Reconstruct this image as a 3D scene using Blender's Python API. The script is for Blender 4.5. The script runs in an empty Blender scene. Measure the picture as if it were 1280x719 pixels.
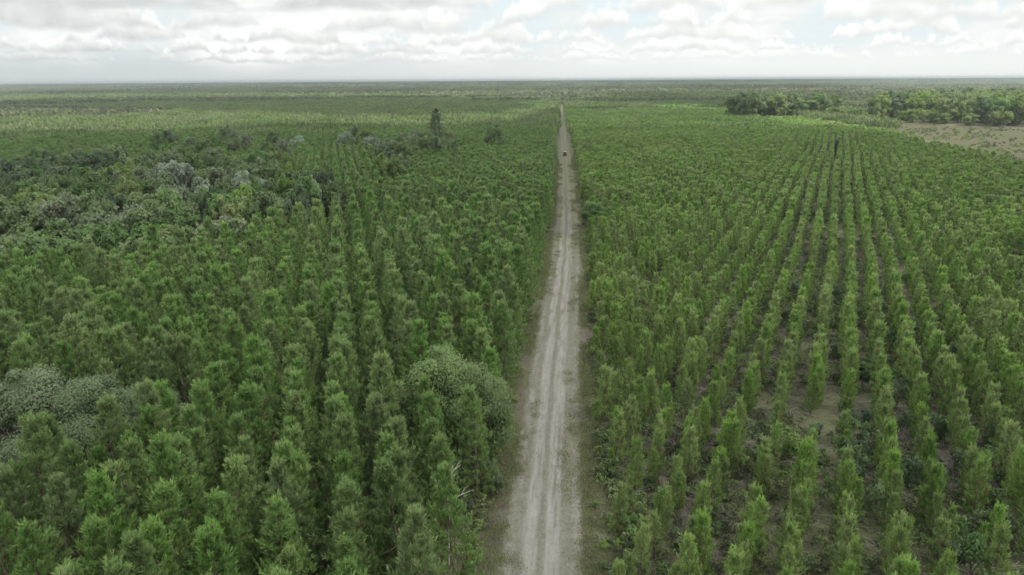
import bpy, math
import numpy as np
from mathutils import Vector

R_ = math.radians
sc = bpy.context.scene
COL = sc.collection

# ------------------------------------------------------------------ camera
CAM_H = 35.0
cam_d = bpy.data.cameras.new('camera')
cam = bpy.data.objects.new('camera', cam_d)
COL.objects.link(cam)
cam_d.sensor_fit = 'HORIZONTAL'
cam_d.angle = 2 * math.atan(640 / 865)
cam_d.clip_start = 0.5
cam_d.clip_end = 60000
cam.location = (0, 0, CAM_H)
PITCH, YAW, ROLL = 16.7, 3.97, -0.36
from mathutils import Matrix
cam.matrix_world = (Matrix.Translation((0, 0, CAM_H)) @ Matrix.Rotation(R_(YAW), 4, 'Z')
                    @ Matrix.Rotation(R_(90 - PITCH), 4, 'X') @ Matrix.Rotation(R_(ROLL), 4, 'Z'))
sc.camera = cam

# ------------------------------------------------------------------ exposure and renderer
sc.view_settings.view_transform = 'Standard'
sc.view_settings.look = 'None'
sc.view_settings.gamma = 1
sc.view_settings.use_curve_mapping = False
sc.view_settings.exposure = 0.60
sc.render.engine = 'CYCLES'
sc.cycles.max_bounces = 5
sc.cycles.diffuse_bounces = 3
sc.cycles.glossy_bounces = 1
sc.cycles.transmission_bounces = 3
sc.cycles.transparent_max_bounces = 8
sc.cycles.volume_bounces = 0
sc.cycles.caustics_reflective = False
sc.cycles.caustics_refractive = False
sc.cycles.use_denoising = True
sc.cycles.use_adaptive_sampling = True
sc.cycles.adaptive_threshold = 0.02

# ------------------------------------------------------------------ sun and sky
SUN_EL, SUN_AZ = 54.0, 125.0          # azimuth clockwise from the road's direction (+Y)
sun_dir = Vector((math.sin(R_(SUN_AZ)) * math.cos(R_(SUN_EL)),
                  math.cos(R_(SUN_AZ)) * math.cos(R_(SUN_EL)), math.sin(R_(SUN_EL))))
sd = bpy.data.lights.new('sun', 'SUN')
sd.energy = 4.4
sd.angle = R_(0.5)
sd.color = (1.0, 0.955, 0.88)
sun = bpy.data.objects.new('sun', sd)
COL.objects.link(sun)
sun.rotation_euler = sun_dir.to_track_quat('Z', 'Y').to_euler()

world = bpy.data.worlds.new('World')
sc.world = world
world.use_nodes = True


class NT:
    """small helper round a node tree"""
    def __init__(s, nt):
        s.nt = nt
        nt.nodes.clear()

    def n(s, typ, inp=None, **props):
        nd = s.nt.nodes.new(typ)
        for k, v in props.items():
            setattr(nd, k, v)
        for k, v in (inp or {}).items():
            s.set(nd.inputs[k], v)
        return nd

    def set(s, sock, v):
        if isinstance(v, bpy.types.NodeSocket):
            s.nt.links.new(v, sock)
        elif v is not None:
            if isinstance(v, (tuple, list)) and len(v) == 3 and sock.type == 'RGBA':
                v = (*v, 1)
            sock.default_value = v

    def m(s, op, a, b=None, c=None, clamp=False):
        nd = s.nt.nodes.new('ShaderNodeMath')
        nd.operation = op
        nd.use_clamp = clamp
        for i, v in enumerate((a, b, c)):
            if v is not None:
                s.set(nd.inputs[i], v)
        return nd.outputs[0]

    def mix(s, f, a, b, blend='MIX'):
        nd = s.nt.nodes.new('ShaderNodeMix')
        nd.data_type = 'RGBA'
        nd.blend_type = blend
        s.set(nd.inputs[0], f)
        s.set(nd.inputs[6], a)
        s.set(nd.inputs[7], b)
        return nd.outputs[2]

    def smooth(s, x, lo, hi, a=0.0, b=1.0):
        nd = s.nt.nodes.new('ShaderNodeMapRange')
        nd.interpolation_type = 'SMOOTHSTEP'
        for i, v in enumerate((x, lo, hi, a, b)):
            s.set(nd.inputs[i], v)
        return nd.outputs[0]

    def noise(s, vec, scale, detail=4, rough=0.55, dist=0.0):
        nd = s.n('ShaderNodeTexNoise', {'Scale': scale, 'Detail': detail, 'Roughness': rough, 'Distortion': dist})
        if vec is not None:
            s.nt.links.new(vec, nd.inputs['Vector'])
        return nd.outputs['Fac']

    def ramp(s, f, stops):
        nd = s.nt.nodes.new('ShaderNodeValToRGB')
        el = nd.color_ramp.elements
        while len(el) < len(stops):
            el.new(0.5)
        for e, (p, c) in zip(el, stops):
            e.position = p
            e.color = (*c, 1)
        s.set(nd.inputs[0], f)
        return nd.outputs[0]


def build_sky():
    t = NT(world.node_tree)
    geo = t.n('ShaderNodeTexCoord').outputs['Generated']
    sep = t.n('ShaderNodeSeparateXYZ', {0: geo})
    x, y, z = sep.outputs
    az = t.m('ARCTAN2', x, y)
    el = t.m('ARCSINE', t.m('MINIMUM', t.m('MAXIMUM', z, -1), 1))
    right = t.smooth(az, -0.75, 0.35)
    wide = t.n('ShaderNodeCombineXYZ', {0: az, 1: t.m('MULTIPLY', el, 1.5), 2: 1.7}).outputs[0]
    veil = t.noise(wide, 6.0, 5, 0.55)

    def puffs(scale, seed):
        """cauliflower relief, about 0..1"""
        v = t.n('ShaderNodeCombineXYZ', {0: t.m('ADD', az, seed), 1: t.m('MULTIPLY', el, 1.25), 2: seed}).outputs[0]
        wn = t.n('ShaderNodeTexNoise', {'Scale': scale * 1.5, 'Detail': 2.0})
        t.nt.links.new(v, wn.inputs['Vector'])
        ws = t.n('ShaderNodeVectorMath', {0: wn.outputs['Color'], 3: 0.55 / scale}, operation='SCALE')
        wv = t.n('ShaderNodeVectorMath', {0: v, 1: ws.outputs[0]}, operation='ADD')
        vo = t.n('ShaderNodeTexVoronoi', {'Scale': scale, 'Detail': 2.0, 'Roughness': 0.5}, feature='F1', voronoi_dimensions='2D', normalize=True)
        t.set(vo.inputs['Vector'], wv.outputs[0])
        return t.m('SUBTRACT', 1.0, t.m('MULTIPLY', vo.outputs['Distance'], 1.3))

    ccol = t.mix(t.smooth(veil, 0.35, 0.65), (0.50, 0.525, 0.53), (0.76, 0.775, 0.76))
    ccol = t.mix(t.m('MULTIPLY', right, 0.6), ccol, (0.66, 0.675, 0.665))
    cover = t.smooth(veil, 0.36, 0.50)
    # (base elevation, greatest height, azimuth frequency, seed)
    for b, hmax, fq, seed in ((.024, .016, 34.0, 3.1), (.035, .026, 25.0, 7.7), (.049, .038, 18.0, 11.3), (.067, .050, 13.0, 17.9), (.090, .064, 9.5, 23.4)):
        pf = puffs(fq * 3.2, seed)
        pf2 = puffs(fq * 1.4, seed + 4)
        hn = t.noise(t.n('ShaderNodeCombineXYZ', {0: az, 1: seed, 2: 0.0}).outputs[0], fq, 3, 0.55)
        h = t.m('MULTIPLY', t.smooth(hn, 0.34, 0.70), hmax)
        bw = t.m('ADD', b, t.m('MULTIPLY', t.m('SUBTRACT', t.noise(t.n('ShaderNodeCombineXYZ', {0: az, 1: seed, 2: 5.0}).outputs[0], fq * .8, 2), 0.5), hmax * 1.1))
        e2 = t.m('ADD', el, t.m('MULTIPLY', t.m('SUBTRACT', t.m('ADD', t.m('MULTIPLY', pf, 0.4), t.m('MULTIPLY', pf2, 0.6)), 0.55), -hmax * 0.85))
        above = t.m('SUBTRACT', el, bw)
        up = t.m('SUBTRACT', t.m('ADD', bw, h), e2)
        mask = t.m('MULTIPLY', t.smooth(above, -hmax * .10, hmax * .12), t.smooth(up, 0.0, hmax * .32))
        rel = t.m('DIVIDE', above, t.m('ADD', h, hmax * .12))
        lit = t.m('ADD', t.m('MULTIPLY', rel, 0.85), t.m('ADD', t.m('MULTIPLY', t.m('SUBTRACT', pf, 0.5), 0.22), t.m('ADD', t.m('MULTIPLY', t.m('SUBTRACT', pf2, 0.5), 0.24), t.m('MULTIPLY', right, 0.20))), clamp=True)
        c = t.ramp(lit, [(0.0, (0.40, 0.415, 0.42)), (0.22, (0.54, 0.555, 0.55)), (0.48, (0.66, 0.67, 0.655)), (0.9, (0.87, 0.87, 0.845))])
        ccol = t.mix(mask, ccol, c)
        cover = t.m('MAXIMUM', cover, mask)
    # long flat grey undersides high on the left
    sv = t.n('ShaderNodeCombineXYZ', {0: t.m('MULTIPLY', az, 0.8), 1: t.m('MULTIPLY', el, 6.0), 2: 4.2}).outputs[0]
    streak = t.m('MULTIPLY', t.smooth(t.noise(sv, 4.5, 4, 0.55), 0.46, 0.66), t.smooth(el, 0.055, 0.095))
    ccol = t.mix(t.m('MULTIPLY', streak, t.smooth(right, 0.0, 1.0, 0.7, 0.2)), ccol, (0.40, 0.415, 0.42))
    sky = t.n('ShaderNodeTexSky', sky_type='NISHITA')
    sky.sun_disc = False
    sky.sun_elevation = R_(SUN_EL)
    sky.sun_rotation = R_(SUN_AZ)
    sky.air_density = 1.0
    sky.dust_density = 2.0
    skyc = t.mix(1.0, sky.outputs[0], (0.1, 0.1, 0.1), 'MULTIPLY')
    skyc = t.mix(0.85, skyc, (0.60, 0.68, 0.71))
    col = t.mix(cover, skyc, ccol)
    # even pale band over the horizon
    hz = t.mix(right, (0.44, 0.475, 0.475), (0.64, 0.665, 0.65))
    band = t.smooth(t.m('ADD', el, t.m('MULTIPLY', t.m('SUBTRACT', veil, 0.5), 0.04)), 0.010, 0.050)
    col = t.mix(band, hz, col)
    # an overcast sky is brightest overhead
    gain = t.smooth(el, 0.14, 0.95, 9.6, 17.6)
    col = t.mix(1.0, col, t.n('ShaderNodeCombineColor', {0: gain, 1: gain, 2: gain}).outputs[0], 'MULTIPLY')
    bg = t.n('ShaderNodeBackground', {0: col, 1: 0.1})
    t.n('ShaderNodeOutputWorld', {0: bg.outputs[0]})


build_sky()

# ------------------------------------------------------------------ mesh and object helpers
def mesh_from(name, verts, faces, mats=(), attrs=None, smooth=False, midx=None):
    """verts Nx3; faces: list of int arrays (Kx3 / Kx4)"""
    me = bpy.data.meshes.new(name)
    verts = np.asarray(verts, dtype=np.float32)
    me.vertices.add(len(verts))
    me.vertices.foreach_set('co', verts.ravel())
    faces = [np.asarray(f, dtype=np.int32) for f in faces if len(f)]
    if faces:
        loops = np.concatenate([f.ravel() for f in faces])
        sizes = np.concatenate([np.full(len(f), f.shape[1], np.int32) for f in faces])
        starts = np.concatenate([[0], np.cumsum(sizes)[:-1]]).astype(np.int32)
        me.loops.add(len(loops))
        me.loops.foreach_set('vertex_index', loops)
        me.polygons.add(len(sizes))
        me.polygons.foreach_set('loop_start', starts)
        me.polygons.foreach_set('loop_total', sizes)
        if midx is not None:
            me.polygons.foreach_set('material_index', np.asarray(midx, np.int32))
        me.polygons.foreach_set('use_smooth', np.full(len(sizes), smooth))
    for k, a in (attrs or {}).items():
        at = me.attributes.new(k, 'FLOAT', 'POINT')
        at.data.foreach_set('value', np.asarray(a, np.float32))
    for m in mats:
        me.materials.append(m)
    me.update(calc_edges=True)
    return me


def ob(name, data, parent=None, link=True):
    o = bpy.data.objects.new(name, data)
    if link:
        COL.objects.link(o)
    if parent is not None:
        o.parent = parent
    return o


def tag(o, label, cat=None, group=None, kind=None):
    o['label'] = label
    if cat:
        o['category'] = cat
    if group:
        o['group'] = group
    if kind:
        o['kind'] = kind
    return o


class Geo:
    """collects tubes, blades, leaf quads and lumps with a per-vertex tint"""
    def __init__(s):
        s.v, s.q, s.t, s.a, s.n = [], [], [], [], 0

    def add(s, v, quads=None, tris=None, tint=None):
        v = np.asarray(v, float).reshape(-1, 3)
        if quads is not None and len(quads):
            s.q.append(np.asarray(quads) + s.n)
        if tris is not None and len(tris):
            s.t.append(np.asarray(tris) + s.n)
        s.v.append(v)
        s.a.append(np.full(len(v), 0.5) if tint is None else np.broadcast_to(tint, (len(v),)))
        s.n += len(v)

    def tube(s, pts, rads, sides=6, tint=0.5):
        pts = np.asarray(pts, float)
        rings = []
        for i, p in enumerate(pts):
            d = pts[min(i + 1, len(pts) - 1)] - pts[max(i - 1, 0)]
            d /= np.linalg.norm(d) + 1e-9
            u = np.cross(d, (0.3, 0.9, 0.2) if abs(d[2]) > 0.8 else (0, 0, 1))
            u /= np.linalg.norm(u) + 1e-9
            w = np.cross(d, u)
            a = np.linspace(0, 2 * np.pi, sides, endpoint=False)
            rings.append(p + rads[i] * (np.cos(a)[:, None] * u + np.sin(a)[:, None] * w))
        v = np.concatenate(rings + [pts[-1:]])
        q, t = [], []
        for i in range(len(pts) - 1):
            for k in range(sides):
                k2 = (k + 1) % sides
                q.append((i * sides + k, i * sides + k2, (i + 1) * sides + k2, (i + 1) * sides + k))
        top = (len(pts) - 1) * sides
        for k in range(sides):
            t.append((top + k, top + (k + 1) % sides, len(v) - 1))
        s.add(v, q, t, tint)

    def blades(s, p, d, l, w, rng, tint):
        """kite-shaped blades from p along d"""
        n = len(p)
        d = d / (np.linalg.norm(d, axis=1)[:, None] + 1e-9)
        r = rng.normal(size=(n, 3))
        u = np.cross(d, r)
        u /= np.linalg.norm(u, axis=1)[:, None] + 1e-9
        l = np.broadcast_to(l, (n,))[:, None]
        w = np.broadcast_to(w, (n,))[:, None]
        v = np.stack([p, p + d * l * .55 + u * w * .5, p + d * l, p + d * l * .55 - u * w * .5], 1)
        idx = np.arange(4 * n).reshape(n, 4)
        s.add(v, idx, None, np.repeat(np.broadcast_to(tint, (n,)), 4))

    def leaves(s, p, nrm, size, rng, tint, aspect=0.8):
        n = len(p)
        nrm = nrm / (np.linalg.norm(nrm, axis=1)[:, None] + 1e-9)
        u = np.cross(nrm, rng.normal(size=(n, 3)))
        u /= np.linalg.norm(u, axis=1)[:, None] + 1e-9
        w = np.cross(nrm, u)
        sz = np.broadcast_to(size, (n,))[:, None]
        v = np.stack([p - u * sz, p + w * sz * aspect, p + u * sz, p - w * sz * aspect], 1)
        s.add(v, np.arange(4 * n).reshape(n, 4), None, np.repeat(np.broadcast_to(tint, (n,)), 4))

    def mesh(s, name, mat, smooth=False):
        q = [np.concatenate(s.q)] if s.q else []
        t = [np.concatenate(s.t)] if s.t else []
        return mesh_from(name, np.concatenate(s.v), q + t, [mat], {'tint': np.concatenate(s.a)}, smooth)


# ------------------------------------------------------------------ materials
def new_mat(name):
    m = bpy.data.materials.new(name)
    m.use_nodes = True
    return m, NT(m.node_tree)


def foliage(name, dark, light, dead=(0.15, 0.10, 0.055), trans=0.48, vary=0.30, patch=0.30):
    """leaf material: the tint attribute picks the age of a leaf (above 1 = dead), each tree has its own shade"""
    m, t = new_mat(name)
    tint = t.n('ShaderNodeAttribute', attribute_name='tint').outputs['Fac']
    oi = t.n('ShaderNodeObjectInfo')
    loc = t.noise(oi.outputs['Location'], 0.028, 2, 0.5)
    f = t.m('ADD', t.m('MULTIPLY', tint, 0.5),
            t.m('ADD', t.m('MULTIPLY', t.m('SUBTRACT', oi.outputs['Random'], 0.5), vary),
                t.m('MULTIPLY', t.m('SUBTRACT', loc, 0.5), patch)))
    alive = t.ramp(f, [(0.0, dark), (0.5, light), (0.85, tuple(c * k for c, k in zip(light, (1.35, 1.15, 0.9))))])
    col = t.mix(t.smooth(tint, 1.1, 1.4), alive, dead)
    hs = t.n('ShaderNodeHueSaturation', {'Color': col})
    rnd = t.n('ShaderNodeTexWhiteNoise', noise_dimensions='1D')
    t.set(rnd.inputs['W'], t.m('MULTIPLY', oi.outputs['Random'], 91.7))
    t.set(hs.inputs['Hue'], t.m('ADD', 0.488, t.m('MULTIPLY', rnd.outputs['Value'], 0.026)))
    t.set(hs.inputs['Saturation'], t.m('ADD', 0.80, t.m('MULTIPLY', rnd.outputs['Value'], 0.24)))
    pb = t.n('ShaderNodeBsdfPrincipled', {'Base Color': hs.outputs[0], 'Roughness': 0.6, 'Specular IOR Level': 0.2})
    tr = t.n('ShaderNodeBsdfTranslucent', {0: hs.outputs[0]})
    mx = t.n('ShaderNodeMixShader', {0: trans, 1: pb.outputs[0], 2: tr.outputs[0]})
    t.n('ShaderNodeOutputMaterial', {0: mx.outputs[0]})
    return m


def plain(name, col, rough=0.8, var=0.25, scale=6.0, metallic=0.0, spec=0.3, coat=0.0):
    m, t = new_mat(name)
    tc = t.n('ShaderNodeTexCoord').outputs['Object']
    n = t.noise(tc, scale, 5, 0.6)
    c = t.mix(n, tuple(v * (1 - var) for v in col), tuple(v * (1 + var) for v in col))
    pb = t.n('ShaderNodeBsdfPrincipled', {'Base Color': c, 'Roughness': rough, 'Metallic': metallic,
                                          'Specular IOR Level': spec, 'Coat Weight': coat})
    t.n('ShaderNodeOutputMaterial', {0: pb.outputs[0]})
    return m


M = {}
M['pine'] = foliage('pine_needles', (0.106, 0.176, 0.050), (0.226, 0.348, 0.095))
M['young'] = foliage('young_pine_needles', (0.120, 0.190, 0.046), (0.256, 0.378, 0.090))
M['oak'] = foliage('oak_leaves', (0.098, 0.160, 0.052), (0.190, 0.285, 0.100))
M['roadoak'] = foliage('roadside_oak_leaves', (0.120, 0.190, 0.062), (0.215, 0.320, 0.105), vary=.15, patch=.1)
M['grey'] = foliage('grey_oak_leaves', (0.125, 0.172, 0.085), (0.250, 0.310, 0.170), vary=0.2, patch=0.1)
M['pale'] = foliage('pale_leaves', (0.17, 0.225, 0.14), (0.42, 0.49, 0.36), vary=0.2, patch=0.1)
M['dark'] = foliage('dark_leaves', (0.062, 0.105, 0.050), (0.122, 0.185, 0.082))
M['farpine_shaded'] = foliage('far_pine_needles_shaded', (0.088, 0.130, 0.045), (0.185, 0.250, 0.082))  # pine green darkened in place of the self-shade coarse far crowns lack
M['old'] = foliage('old_pine_needles', (0.085, 0.135, 0.065), (0.175, 0.245, 0.110))
M['lime'] = foliage('yellow_green_leaves', (0.115, 0.175, 0.044), (0.235, 0.325, 0.085))
M['scrub'] = foliage('scrub_leaves', (0.075, 0.100, 0.045), (0.155, 0.195, 0.082), dead=(0.16, 0.12, 0.085), patch=0.6)
M['olive'] = foliage('olive_crowns', (0.080, 0.105, 0.052), (0.160, 0.185, 0.092), vary=0.6, patch=0.3)
M['blade'] = foliage('grass_blades', (0.11, 0.15, 0.05), (0.22, 0.26, 0.10), dead=(0.34, 0.29, 0.19))
M['bark'] = plain('pine_bark', (0.135, 0.105, 0.080), 0.9, 0.4, 5)
M['greybark'] = plain('grey_bark', (0.17, 0.155, 0.135), 0.9, 0.35, 5)
M['snag'] = plain('weathered_wood', (0.34, 0.33, 0.30), 0.8, 0.2, 6)


def ground_mat():
    m, t = new_mat('forest_floor')
    pos = t.n('ShaderNodeNewGeometry').outputs['Position']
    a = t.noise(pos, 0.06, 5, 0.6)
    b = t.noise(pos, 0.55, 6, 0.65)
    c = t.noise(pos, 3.5, 5, 0.7)
    litter = t.ramp(b, [(0.25, (0.070, 0.056, 0.048)), (0.5, (0.126, 0.106, 0.094)), (0.75, (0.205, 0.178, 0.163))])
    litter = t.mix(t.smooth(c, 0.40, 0.70), litter, (0.048, 0.039, 0.030))
    moss = t.ramp(c, [(0.3, (0.036, 0.048, 0.020)), (0.46, (0.070, 0.084, 0.034)), (0.62, (0.135, 0.145, 0.070))])
    near = t.mix(t.m('MULTIPLY', t.smooth(t.m('ADD', t.m('MULTIPLY', a, 0.6), t.m('MULTIPLY', b, 0.4)), 0.42, 0.56), 0.8), litter, moss)
    # far off the floor is open grass and scrub
    far = t.ramp(t.noise(pos, 0.004, 6, 0.6), [(0.3, (0.080, 0.098, 0.042)), (0.55, (0.135, 0.145, 0.068)), (0.8, (0.20, 0.19, 0.105))])
    y = t.n('ShaderNodeSeparateXYZ', {0: pos}).outputs[1]
    col = t.mix(t.smooth(y, 520, 760), near, far)
    bmp = t.n('ShaderNodeBump', {'Strength': 0.6, 'Distance': 0.25, 'Height': t.m('ADD', b, t.m('MULTIPLY', c, 0.5))})
    pb = t.n('ShaderNodeBsdfPrincipled', {'Base Color': col, 'Roughness': 0.95, 'Specular IOR Level': 0.1, 'Normal': bmp.outputs[0]})
    t.n('ShaderNodeOutputMaterial', {0: pb.outputs[0]})
    return m


def road_mat():
    m, t = new_mat('sand_track')
    ac = t.n('ShaderNodeAttribute', attribute_name='across').outputs['Fac']
    pos = t.n('ShaderNodeNewGeometry').outputs['Position']
    sep = t.n('ShaderNodeSeparateXYZ', {0: pos})
    long_ = t.n('ShaderNodeCombineXYZ', {0: t.m('MULTIPLY', ac, 1.0), 1: t.m('MULTIPLY', sep.outputs[1], 0.07), 2: 0.0}).outputs[0]
    wob = t.m('MULTIPLY', t.m('SUBTRACT', t.noise(t.n('ShaderNodeCombineXYZ', {0: 3.0, 1: sep.outputs[1], 2: 0.0}).outputs[0], 0.06, 3), 0.5), 0.9)
    u = t.m('ADD', ac, wob)
    n1 = t.noise(pos, 1.3, 6, 0.68)
    n2 = t.noise(pos, 3.6, 6, 0.75)
    n3 = t.noise(long_, 3.2, 5, 0.6)
    n4 = t.noise(pos, 0.22, 4, 0.6)

    def rut(c, w):
        return t.m('SUBTRACT', 1.0, t.smooth(t.m('ABSOLUTE', t.m('SUBTRACT', u, c)), w * 0.35, w))
    r = t.m('MAXIMUM', t.m('MULTIPLY', rut(-0.95, 0.75), t.smooth(t.noise(long_, 1.1, 3), 0.25, 0.5)), t.m('MULTIPLY', rut(0.75, 0.85), t.smooth(t.noise(long_, 1.7, 3), 0.3, 0.55)))
    r = t.m('MAXIMUM', r, t.m('MULTIPLY', rut(-2.4, 0.45), t.smooth(n4, 0.42, 0.62, 0.0, 0.75)))
    r = t.m('MAXIMUM', r, t.m('MULTIPLY', rut(2.7, 0.5), t.smooth(n4, 0.60, 0.40, 0.0, 0.6)))
    sand = t.ramp(t.m('ADD', t.m('MULTIPLY', n1, 0.5), t.m('MULTIPLY', n3, 0.5)),
                  [(0.3, (0.130, 0.121, 0.108)), (0.5, (0.202, 0.191, 0.172)), (0.7, (0.285, 0.272, 0.250))])
    grass = t.ramp(n2, [(0.25, (0.062, 0.060, 0.040)), (0.5, (0.115, 0.109, 0.080)), (0.75, (0.195, 0.184, 0.150))])
    far_g = t.smooth(sep.outputs[1], 80, 280)            # the farther stretch is grown over
    gf = t.m('SUBTRACT', t.m('ADD', t.m('ADD', t.m('MULTIPLY', n1, 1.15), t.m('MULTIPLY', n4, 0.5)), t.m('MULTIPLY', far_g, 0.32)), t.m('MULTIPLY', r, 0.42))
    col = t.mix(t.m('MULTIPLY', t.smooth(gf, 0.40, 0.92), 0.85), sand, grass)
    lush = t.mix(n2, (0.085, 0.095, 0.042), (0.14, 0.142, 0.076))
    col = t.mix(t.m('MULTIPLY', t.m('MULTIPLY', far_g, 0.85), t.m('SUBTRACT', 1.0, t.m('MULTIPLY', r, 0.7))), col, lush)
    edge = t.smooth(t.m('ADD', t.m('ABSOLUTE', ac), t.m('MULTIPLY', t.m('SUBTRACT', n1, 0.5), 3.0)), 2.5, 3.5)
    litter = t.mix(n2, (0.052, 0.058, 0.030), (0.120, 0.118, 0.072))
    col = t.mix(edge, col, litter)
    bmp = t.n('ShaderNodeBump', {'Strength': 0.5, 'Distance': 0.12,
                                 'Height': t.m('SUBTRACT', t.m('ADD', n1, t.m('MULTIPLY', n2, 0.4)), t.m('MULTIPLY', r, 0.6))})
    pb = t.n('ShaderNodeBsdfPrincipled', {'Base Color': col, 'Roughness': 0.95, 'Specular IOR Level': 0.1, 'Normal': bmp.outputs[0]})
    t.n('ShaderNodeOutputMaterial', {0: pb.outputs[0]})
    return m


def field_mat():
    m, t = new_mat('cleared_field')
    pos = t.n('ShaderNodeNewGeometry').outputs['Position']
    a, b = t.noise(pos, 0.035, 5, 0.6), t.noise(pos, 0.5, 5, 0.65)
    col = t.ramp(t.m('ADD', t.m('MULTIPLY', a, 0.6), t.m('MULTIPLY', b, 0.4)),
                 [(0.3, (0.050, 0.041, 0.028)), (0.42, (0.072, 0.059, 0.040)), (0.52, (0.058, 0.062, 0.029)), (0.72, (0.082, 0.079, 0.043))])
    pb = t.n('ShaderNodeBsdfPrincipled', {'Base Color': col, 'Roughness': 0.95, 'Specular IOR Level': 0.1})
    t.n('ShaderNodeOutputMaterial', {0: pb.outputs[0]})
    return m


# ------------------------------------------------------------------ the road's line and the stands
RY = np.array([-60, 0, 30, 43, 70, 100, 135, 173, 240, 320, 430, 541, 800, 1090, 1300, 1400, 1480, 1560, 1640.])
RX = np.array([-1.3, -1.2, -1.1, -1.0, -0.5, 0.2, 1.4, 2.1, 2.4, 2.3, 2.2, 2.0, 1.8, 1.4, 0.0, -2.5, -6, -12, -20])


def road_x(y):
    return np.interp(y, RY, RX)


def value_noise(x, y, seed=0):
    """smooth value noise in 0..1, vectorised"""
    x, y = np.asarray(x, float), np.asarray(y, float)
    xi, yi = np.floor(x).astype(np.int64), np.floor(y).astype(np.int64)
    fx, fy = x - xi, y - yi
    fx, fy = fx * fx * (3 - 2 * fx), fy * fy * (3 - 2 * fy)

    def h(a, b):
        v = np.sin(a * 127.1 + b * 311.7 + seed * 74.7) * 43758.5453
        return v - np.floor(v)
    return ((h(xi, yi) * (1 - fx) + h(xi + 1, yi) * fx) * (1 - fy) + (h(xi, yi + 1) * (1 - fx) + h(xi + 1, yi + 1) * fx) * fy)


def fbm(x, y, seed=0, o=4):
    r, a, s = 0, 0.5, 0
    for i in range(o):
        r = r + a * value_noise(x * 2 ** i, y * 2 ** i, seed + i)
        s += a
        a *= 0.5
    return r / s


def in_poly(x, y, poly):
    x, y = np.asarray(x), np.asarray(y)
    inside = np.zeros(x.shape, bool)
    n = len(poly)
    for i in range(n):
        x1, y1 = poly[i]
        x2, y2 = poly[(i + 1) % n]
        c = ((y1 > y) != (y2 > y)) & (x < (x2 - x1) * (y - y1) / ((y2 - y1) or 1e-9) + x1)
        inside ^= c
    return inside


def in_view(x, y, lo=-45.0, hi=38.5):
    a = np.degrees(np.arctan2(x, y))
    return (a > lo) & (a < hi)


# ground
gm = ground_mat()
G = 16000.0
xs = np.array([-G, -3000, -600, -150, 150, 600, 3000, G])
ys = np.array([-400, -60, 150, 500, 1200, 4000, G])
gx, gy = np.meshgrid(xs, ys)
gv = np.stack([gx.ravel(), gy.ravel(), np.zeros(gx.size)], 1)
gq = [(j * 8 + i, j * 8 + i + 1, (j + 1) * 8 + i + 1, (j + 1) * 8 + i) for j in range(6) for i in range(7)]
g = ob('ground', mesh_from('ground', gv, [np.array(gq)], [gm]))
tag(g, 'brown grey forest floor of litter and low growth', kind='structure')

# road: a strip that follows the line, a little uneven along its edges
ys = np.concatenate([np.arange(-50, 200, 1.0), np.arange(200, 600, 3.0), np.arange(600, 1405, 10.0)])
na = 17
rv, ra = [], []
rng = np.random.default_rng(3)
for y in ys:
    hw = 3.30 - 0.85 * min(max((y - 260) / 200, 0), 1) + 0.5 * (fbm(y * .11, 3.3, 5) - .5) * 2
    for k in range(na):
        u = (k / (na - 1) * 2 - 1) * hw
        rut = -0.05 * (math.exp(-((u + .95) / .4) ** 2) + math.exp(-((u - .75) / .4) ** 2))
        side = abs(k / (na - 1) * 2 - 1)
        rv.append((road_x(y) + u, y, 0.07 + rut + 0.03 * (fbm(u * .8, y * .5, 2) - .5) - 0.05 * side ** 4))
        ra.append(u)
rq = [(j * na + i, j * na + i + 1, (j + 1) * na + i + 1, (j + 1) * na + i) for j in range(len(ys) - 1) for i in range(na - 1)]
rd = ob('road', mesh_from('road', rv, [np.array(rq)], [road_mat()], {'across': ra}, True))
tag(rd, 'straight pale sandy dirt road with wheel ruts', kind='structure')

# the tan clearing on the right
FIELD = [(196, 236), (199, 321), (214, 440), (246, 580), (268, 598), (318, 520), (420, 495), (470, 420), (430, 236)]
fv = [(x + 5 * (fbm(x * .05, y * .05, 9) - .5), y, 0.05) for x, y in FIELD]
fo = ob('clearing', mesh_from('clearing', fv, [np.array([range(len(fv))])], [field_mat()]))
tag(fo, 'tan cleared ground with patches of low grass', kind='structure')


# ------------------------------------------------------------------ clouds overhead (their shade lies on the plantations)
def cloud_mat(thin):
    m, t = new_mat('cloud')
    tl = t.n('ShaderNodeBsdfTranslucent', {0: (0.97, 0.98, 1.0)})
    tp = t.n('ShaderNodeBsdfTransparent')
    mx = t.n('ShaderNodeMixShader', {0: thin, 1: tl.outputs[0], 2: tp.outputs[0]})
    t.n('ShaderNodeOutputMaterial', {0: mx.outputs[0]})
    return m


CM = [cloud_mat(0.20), cloud_mat(0.50)]
CH = 900.0


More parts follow.
